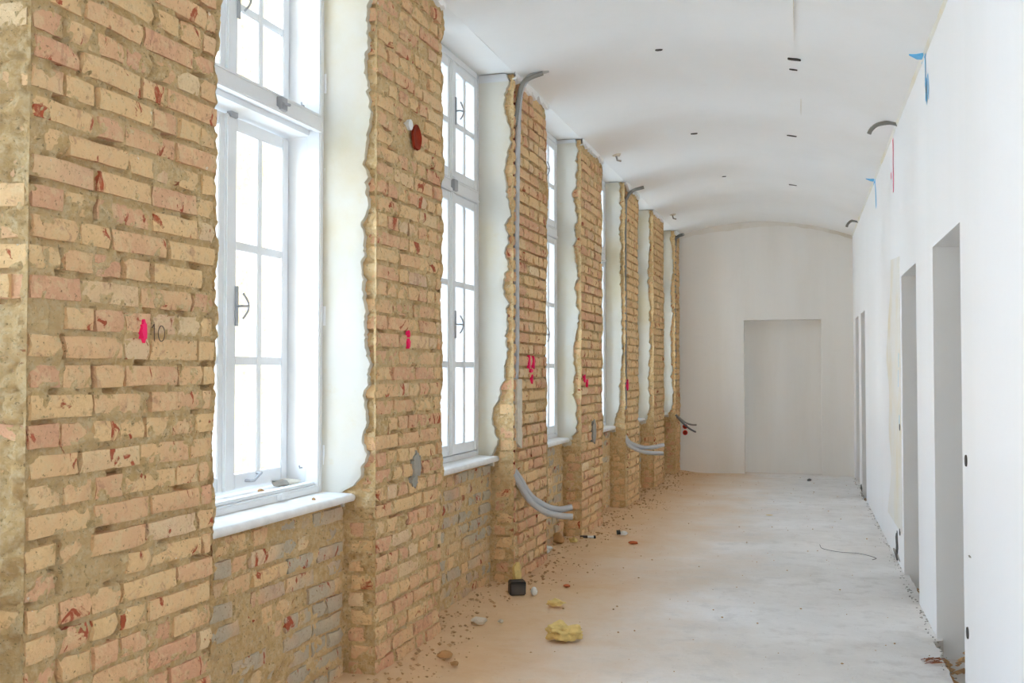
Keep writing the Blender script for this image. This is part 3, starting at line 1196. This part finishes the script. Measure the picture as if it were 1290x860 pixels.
# socket cavity in the second pier: hollow red clay with a white pipe end
m = MB()
rings = []
for q, (r, d) in enumerate([(0.064, 0.002), (0.060, 0.014), (0.045, 0.008), (0.02, 0.004)]):
    rings.append([(d, 0.515 + r * 0.85 * math.cos(t) * (1 + 0.12 * math.sin(3 * t)), 2.565 + r * math.sin(t) - 0.25 * r * abs(math.cos(t))) for t in [2 * math.pi * i / 20 for i in range(21)]])
m.grid(rings)
m.add(rings[-1][:-1], [tuple(range(20))])
m.obj('socket_cavity', M['redclay'], PIER[4], smooth=True)
m = MB().tube([(-0.03, 0.452, 2.612), (0.003, 0.452, 2.612)], 0.027, 16)
m.obj('pipe_end', M['whitebit'], PIER[4], smooth=True)
on_pier('plaster_smear', M['greycement'], PIER[4], splat(0.53, 0.93, 0.045, 0.065, 22), 0.010)
on_pier('plaster_smear', M['greycement'], PIER[4], splat(0.50, 0.85, 0.035, 0.03, 18), 0.010)
on_pier('plaster_smear', M['greycement'], PIER[6], splat(4.57, 0.86, 0.06, 0.10, 22), 0.010)
# plaster holding the conduit in the third pier
on_pier('plaster_patch', M['palestone'], PIER[5], [(2.24 + 0.012 * noise.noise(Vector((z * 20, 1, 1))), z) for z in [0.92 + 0.42 * i / 20 for i in range(21)]] + [(2.345 + 0.02 * noise.noise(Vector((z * 16, 5, 1))), z) for z in [1.34 - 0.46 * i / 20 for i in range(21)]], 0.012)


def smooth_path(pts, n=8):
    P = [Vector(p) for p in pts]
    P = [P[0] * 2 - P[1]] + P + [P[-1] * 2 - P[-2]]
    out = []
    for i in range(1, len(P) - 2):
        for k in range(n):
            t = k / n
            a, b, c, d = P[i - 1], P[i], P[i + 1], P[i + 2]
            out.append(0.5 * ((2 * b) + (c - a) * t + (2 * a - 5 * b + 4 * c - d) * t * t + (3 * b - a - 3 * c + d) * t ** 3))
    out.append(P[-2])
    return out


def pipe(name, pts, r, mat, label, cat='conduit', ribs=True, group=None, local=True, seg=12):
    path = smooth_path(pts, 10)
    if ribs:
        fine = []
        for i in range(len(path) - 1):
            for q in range(2):
                fine.append(path[i].lerp(path[i + 1], q / 2))
        fine.append(path[-1])
        path = fine
        rad = [r * (1.0 if i % 2 else 0.93) for i in range(len(path))]
    else:
        rad = r
    m = MB()
    m.tube(path, rad, seg, hollow=True)
    # open end: inner wall
    t = (path[-1] - path[-2]).normalized()
    m.tube([path[-1], path[-1] - t * 0.05], [r * 0.80, r * 0.78], seg)
    rim0 = len(m.v)
    ob = m.obj(name, mat, smooth=True, angle=60)
    if local:
        ob.matrix_world = LM
    tag(ob, label, cat, group)
    return ob


# third pier: long conduit down from the vault, two stubs curling out near the floor
pipe('conduit', [(-0.02, 2.285, 1.15), (-0.008, 2.285, 1.6), (-0.006, 2.275, 2.0), (0.0, 2.262, 2.5), (0.006, 2.265, 2.9), (0.012, 2.275, 3.15), (0.03, 2.285, 3.28), (0.09, 2.32, 3.365), (0.19, 2.36, 3.405)], 0.020, M['pipe'],
     'long grey conduit running up the third brick pier to the vault')
pipe('conduit', [(-0.005, 2.250, 3.02), (0.015, 2.250, 3.18), (0.04, 2.27, 3.30), (0.09, 2.30, 3.345), (0.16, 2.33, 3.375)], 0.016, M['pipe_dark'],
     'short darker conduit bent under the vault beside the long grey conduit')
pipe('conduit', [(-0.03, 2.29, 0.74), (0.01, 2.31, 0.675), (0.06, 2.39, 0.56), (0.145, 2.47, 0.485), (0.22, 2.52, 0.462), (0.30, 2.56, 0.475)], 0.022, M['pipe'],
     'upper pale conduit stub curling out of the third brick pier')
pipe('conduit', [(-0.03, 2.27, 0.72), (0.01, 2.29, 0.65), (0.06, 2.35, 0.54), (0.145, 2.43, 0.455), (0.23, 2.49, 0.425), (0.31, 2.53, 0.415)], 0.022, M['pipe'],
     'lower pale conduit stub curling out of the third brick pier')
# fifth pier
pipe('conduit', [(-0.02, 6.125, 1.0), (-0.02, 6.125, 2.0), (-0.015, 6.125, 3.0), (0.01, 6.13, 3.17), (0.07, 6.15, 3.235), (0.17, 6.17, 3.265)], 0.018, M['pipe_dark'],
     'grey conduit running up the fifth brick pier to the vault')
pipe('conduit', [(-0.03, 6.14, 0.73), (0.02, 6.18, 0.66), (0.12, 6.24, 0.615), (0.22, 6.28, 0.61), (0.34, 6.34, 0.635)], 0.021, M['pipe'],
     'upper pale conduit stub reaching out of the fifth brick pier')
pipe('conduit', [(-0.03, 6.12, 0.71), (0.02, 6.16, 0.63), (0.12, 6.22, 0.575), (0.22, 6.26, 0.555), (0.34, 6.30, 0.55)], 0.021, M['pipe'],
     'lower pale conduit stub reaching out of the fifth brick pier')
# last pier
pipe('conduit', [(-0.03, 9.70, 1.2), (-0.03, 9.70, 2.4), (-0.02, 9.70, 3.10), (0.02, 9.70, 3.20), (0.10, 9.66, 3.225)], 0.022, M['pipe_dark'],
     'dark conduit stub bent over at the top of the last brick pier')
pipe('cable', [(-0.02, 9.70, 0.80), (0.03, 9.68, 0.76), (0.12, 9.62, 0.70), (0.20, 9.60, 0.675), (0.27, 9.60, 0.672)], 0.012, M['pipe_dark'],
     'upper grey cable stub poking out of the last brick pier', 'cable', ribs=False)
pipe('cable', [(-0.02, 9.69, 0.79), (0.03, 9.66, 0.745), (0.12, 9.58, 0.67), (0.20, 9.54, 0.615), (0.27, 9.50, 0.585)], 0.012, M['cable'],
     'lower dark cable stub poking out of the last brick pier', 'cable', ribs=False)
# right side stubs under the vault
for y, lab, L in ((7.80, 'curved grey conduit stub at top of the white wall beside the pink mark', 0.19), (12.95, 'small curved grey conduit stub at top of the white wall near the end', 0.13)):
    z = ceil_z(XR, y) - 0.01
    pipe('conduit', [(XR + 0.05, y, z - 0.02), (XR - 0.01, y, z + 0.012), (XR - 0.06, y, z + 0.022), (XR - L * 0.7, y, z + 0.012), (XR - L * 0.92, y, z - 0.02), (XR - L, y, z - 0.05)], 0.016, M['pipe_dark'], lab, local=False)
# small hooks in the vault beside piers four and six
for s, lab in ((4.95, 'small plastered hook stub in the vault beside the fourth pier'), (8.45, 'small plastered hook stub in the vault beside the sixth pier')):
    p = lw(0.13, s, 0)
    z = ceil_z(p.x, p.y)
    m = MB()
    m.tube([(p.x, p.y, z + 0.02), (p.x, p.y, z - 0.012)], [0.05, 0.035], 12)
    h = m.obj('ceiling_hook', M['palestone'], smooth=True)
    MB().tube([(p.x, p.y, z - 0.01), (p.x + 0.01, p.y, z - 0.05), (p.x + 0.045, p.y, z - 0.06)], 0.009, 8).obj('hook_end', M['greycement'], h)
    tag(h, lab, 'hook')


# ------------------------------------------------------------------ things lying on the floor and sills
def lump(name, mat, loc, size, label, cat, seed, rough=0.35, rot=0.0, sub=2, parent=None, sharp=35):
    bm = bmesh.new()
    bmesh.ops.create_icosphere(bm, subdivisions=sub, radius=1.0)
    zmin = 9
    for v in bm.verts:
        p = v.co.copy()
        d = 1 + rough * noise.fractal(p * 1.3 + Vector((seed * 3.1, seed, 0)), 0.9, 2.0, 3)
        v.co = Vector((p.x * size[0], p.y * size[1], max(p.z, -0.75) * size[2])) * d
        zmin = min(zmin, v.co.z)
    for v in bm.verts:
        v.co.z -= zmin
    me = bpy.data.meshes.new(name)
    bm.to_mesh(me)
    bm.free()
    me.materials.append(mat)
    me.shade_smooth()
    me.set_sharp_from_angle(angle=math.radians(sharp))
    o = put(name, me, parent, loc, (0, 0, rot))
    if label:
        tag(o, label, cat)
    return o


fz = lambda x, y: 0.002 + 0.02 * max(0.0, 1 - max(x - (-1.86 + 0.027 * (y - 4.3)), 0) / 0.35) ** 2
f1 = lump('foam_lump', M['yellow'], (-1.185, 5.25, 0.0), (0.085, 0.05, 0.042), 'yellow crumpled foam lump with film, lying alone on the grey floor', 'foam', 3, 0.62, 0.25, 4, sharp=60)
wf = MB()
rows = []
for i in range(7):
    t = i / 6
    rows.append([(-0.075 + 0.15 * t, -0.01 + 0.03 * u, 0.045 + 0.035 * u * t + 0.012 * math.sin(t * 9 + u * 4)) for u in (0, 0.5, 1.0)])
wf.grid(rows).obj('film_wisp', M['film'], f1, smooth=True)
lump('foam_scrap', M['yellow'], (-1.41, 6.0, 0.0), (0.055, 0.025, 0.022), 'small flat yellow foam scrap on the floor behind the larger lump', 'foam', 5, 0.5, 0.1)
lump('foam_scrap', M['yellow'], (-1.755, 8.12, fz(-1.755, 8.12)), (0.035, 0.02, 0.022), 'yellow foam scrap beside the tan stone at the fourth pier', 'foam', 8, 0.5)
# black box with yellow foam at the foot of the third pier
bx = MB().box(-0.05, 0.05, -0.035, 0.035, 0, 0.085).obj('junction_box', M['black'], bevel=0.006)
bx.location = (-1.70, 6.20, 0.015)
bx.rotation_euler = (0.12, 0, 0.5)
tag(bx, 'black plastic junction box at the foot of the third pier', 'box')
MB().box(-0.045, 0.045, -0.037, -0.034, 0.01, 0.075).obj('box_face', M['dark'], bx)
lump('foam_scrap', M['yellow'], (-1.735, 6.33, 0.03), (0.03, 0.03, 0.09), 'upright yellow foam scrap behind the black junction box', 'foam', 9, 0.3)
lump('plastic_plug', M['whitebit'], (-1.60, 6.24, 0.004), (0.022, 0.022, 0.03), 'white plastic plug beside the black junction box', 'plug', 4, 0.15)
lump('stone', M['stone'], (-1.86, 8.03, fz(-1.84, 8.03)), (0.045, 0.04, 0.05), 'large tan stone chunk leaning at the foot of the fourth pier', 'stone', 12, 0.3, 0.6)
lump('paper_ball', M['whitebit'], (-1.86, 7.60, fz(-1.85, 7.6)), (0.045, 0.03, 0.025), 'crumpled white wrapper on the dust below the third window', 'paper', 21, 0.8, 0.2, 3)
lump('brick_fragment', M['fragment'], (-1.305, 8.30, 0.0), (0.04, 0.02, 0.014), 'flat red brick fragment lying on the floor off the fourth pier', 'brick', 31, 0.25, 0.1)
lump('brick_fragment', M['fragment'], (-1.46, 6.55, 0.0), (0.022, 0.014, 0.010), 'small red brick fragment on the sand near the third pier', 'brick', 33, 0.3, 0.1)
pc = MB().tube([(-0.09, 0, 0.022), (0.0, 0, 0.022)], 0.022, 12)
pb = pc.obj('pipe_offcut', M['black'], smooth=True)
pb.location = (-1.70, 8.40, 0.01); pb.rotation_euler = (0, 0, 0.35)
pb.scale = (0.65, 0.65, 0.65)
tag(pb, 'black and white pipe offcut at the foot of the fourth pier', 'pipe')
MB().tube([(0.0, 0, 0.022), (0.08, 0, 0.022)], 0.017, 12).obj('white_sleeve', M['whitebit'], pb, smooth=True)
MB().tube([(0.08, 0, 0.022), (0.105, 0, 0.022)], 0.021, 12).obj('end_cap', M['black'], pb, smooth=True)
w2 = lump('plastic_fitting', M['whitebit'], (-1.45, 8.72, 0.0), (0.03, 0.02, 0.022), 'white plastic fitting with a black end beyond the pipe offcut', 'fitting', 41, 0.5, 0.3)
MB().tube([(-0.06, 0.0, 0.025), (-0.03, 0, 0.028)], 0.020, 10).obj('black_end', M['black'], w2)
lump('plaster_chunk', M['palestone'], (-1.70, 5.42, 0.012), (0.038, 0.028, 0.022), 'pale plaster chunk on the sand between the second and third piers', 'chunk', 51, 0.5, 0.3)
lump('plaster_chunk', M['palestone'], (-1.60, 5.50, 0.008), (0.016, 0.012, 0.010), 'small pale plaster chip beside the larger plaster chunk', 'chunk', 53, 0.5, 0.3)
lump('stone', M['stone'], (-1.66, 4.75, 0.012), (0.034, 0.026, 0.02), 'tan rubble stone on the sand at the foot of the second pier', 'stone', 55, 0.4, 0.3)
lump('stone', M['stone'], (-1.58, 4.65, 0.01), (0.02, 0.02, 0.012), 'smaller tan rubble stone beside the second pier', 'stone', 56, 0.4, 0.9)
lf = lump('leaf', M['yellow'], (-0.298, 10.29, 0.0), (0.035, 0.012, 0.004), 'tiny yellowish leaf lying in the middle of the floor', 'leaf', 60, 0.2, 0.1)
lump('pebble', M['dark'], (0.10, 13.6, 0.0), (0.028, 0.02, 0.016), 'dark pebble on the floor before the end wall', 'pebble', 61, 0.3)
wr = MB().tube(smooth_path([(0.14, 8.65, 0.006), (0.16, 8.45, 0.008), (0.28, 8.34, 0.006), (0.42, 8.30, 0.008), (0.53, 8.15, 0.006), (0.50, 8.05, 0.008)], 8), 0.0018, 6).obj('wire', M['dark'])
tag(wr, 'thin dark wire lying on the floor near the white wall', 'wire')
# splintered reddish straw at the first doorway
sp = MB()
rr = random.Random(5)
for i in range(18):
    x, y = 0.60 + rr.uniform(-0.03, 0.03), 5.36 + rr.uniform(-0.05, 0.05)
    a = rr.uniform(-0.5, 0.5)
    L = rr.uniform(0.012, 0.035)
    sp.tube([(x - L * math.cos(a), y - L * math.sin(a), 0.004), (x + L * math.cos(a), y + L * math.sin(a), 0.006 + rr.uniform(0, 0.01))], 0.002, 5)
so = sp.obj('splinters', M['straw'])
tag(so, 'reddish brown splinters on the floor edge at the nearest doorway', 'splinters', kind='stuff')
# stones on the sill of the first window
for (o, s, sz, mt, lab, z) in [(-0.405, -0.075, (0.045, 0.028, 0.016), 'palestone', 'pale flat stone in the corner of the first window box', 0.873), (-0.40, -0.16, (0.04, 0.025, 0.02), 'greycement', 'grey flat stone in the first window box beside a paler one', 0.873),
                               (-0.335, -0.44, (0.014, 0.012, 0.014), 'stone', 'tiny tan stone on the ledge of the first window box', 0.873), (-0.16, -0.30, (0.008, 0.007, 0.006), 'stone', 'brown crumb on the sill board of the first window', 0.839)]:
    p = lw(o, s + 0.07, z)
    lump('stone', M[mt], p, sz, lab, 'stone', s * 10, 0.4, 0.4, 2)


def rubble():
    m = MB()
    rr = random.Random(77)
    def bit(x, y, z, r):
        vs = []
        for px, py, pz in ((1, 0, 0), (-1, 0, 0), (0, 1, 0), (0, -1, 0), (0, 0, 1), (0, 0, -1)):
            q = rr.uniform(0.6, 1.3) * r
            vs.append((x + px * q * 1.3, y + py * q * 1.3, z + pz * q * 0.7))
        m.add(vs, [(0, 2, 4), (2, 1, 4), (1, 3, 4), (3, 0, 4), (2, 0, 5), (1, 2, 5), (3, 1, 5), (0, 3, 5)])
    for i in range(1500):
        s = rr.uniform(-2.5, 10.0)
        e = abs(rr.gauss(0, 0.16)) + 0.01
        inbay = not any(a - 0.02 < s < b + 0.02 for a, b in PIERS)
        if inbay:
            e -= 0.15
        p = lw(e, s, 0)
        w = max(0.0, 1 - max(e, 0) / 0.35)
        bit(p.x, p.y, 0.022 * w * w + 0.004, rr.choice([0.003, 0.004, 0.005, 0.007, 0.011 if e < 0.15 else 0.004]))
    for i in range(350):
        y = rr.uniform(3.0, 14.2)
        bit(rr.uniform(-1.5, XR - 0.02), y, 0.002, rr.choice([0.002, 0.003, 0.004, 0.006]))
    o = m.obj('rubble', M['rubble'])
    tag(o, 'crumbled brick and mortar rubble scattered along the foot of the piers', 'rubble', kind='stuff')
    m = MB()
    for i in range(240):
        y = rr.uniform(3.5, 14.2)
        bit(XR - 0.004 - abs(rr.gauss(0, 0.02)), y, 0.002, rr.choice([0.003, 0.004, 0.006]))
    o = m.obj('rubble', M['greycement'])
    tag(o, 'fine grey plaster crumbs along the foot of the white wall', 'rubble', kind='stuff')
    m = MB()
    for d in DOORS:
        for i in range(90):
            bit(XR + rr.uniform(-0.04, 0.30), rr.uniform(d[0] + 0.02, d[1] - 0.02), -0.09 + rr.uniform(-0.01, 0.03), rr.choice([0.010, 0.016, 0.024]))
    o = m.obj('rubble', M['rubble'])
    tag(o, 'broken rubble lying in the sunken thresholds of the doorways', 'rubble', kind='stuff')


rubble()
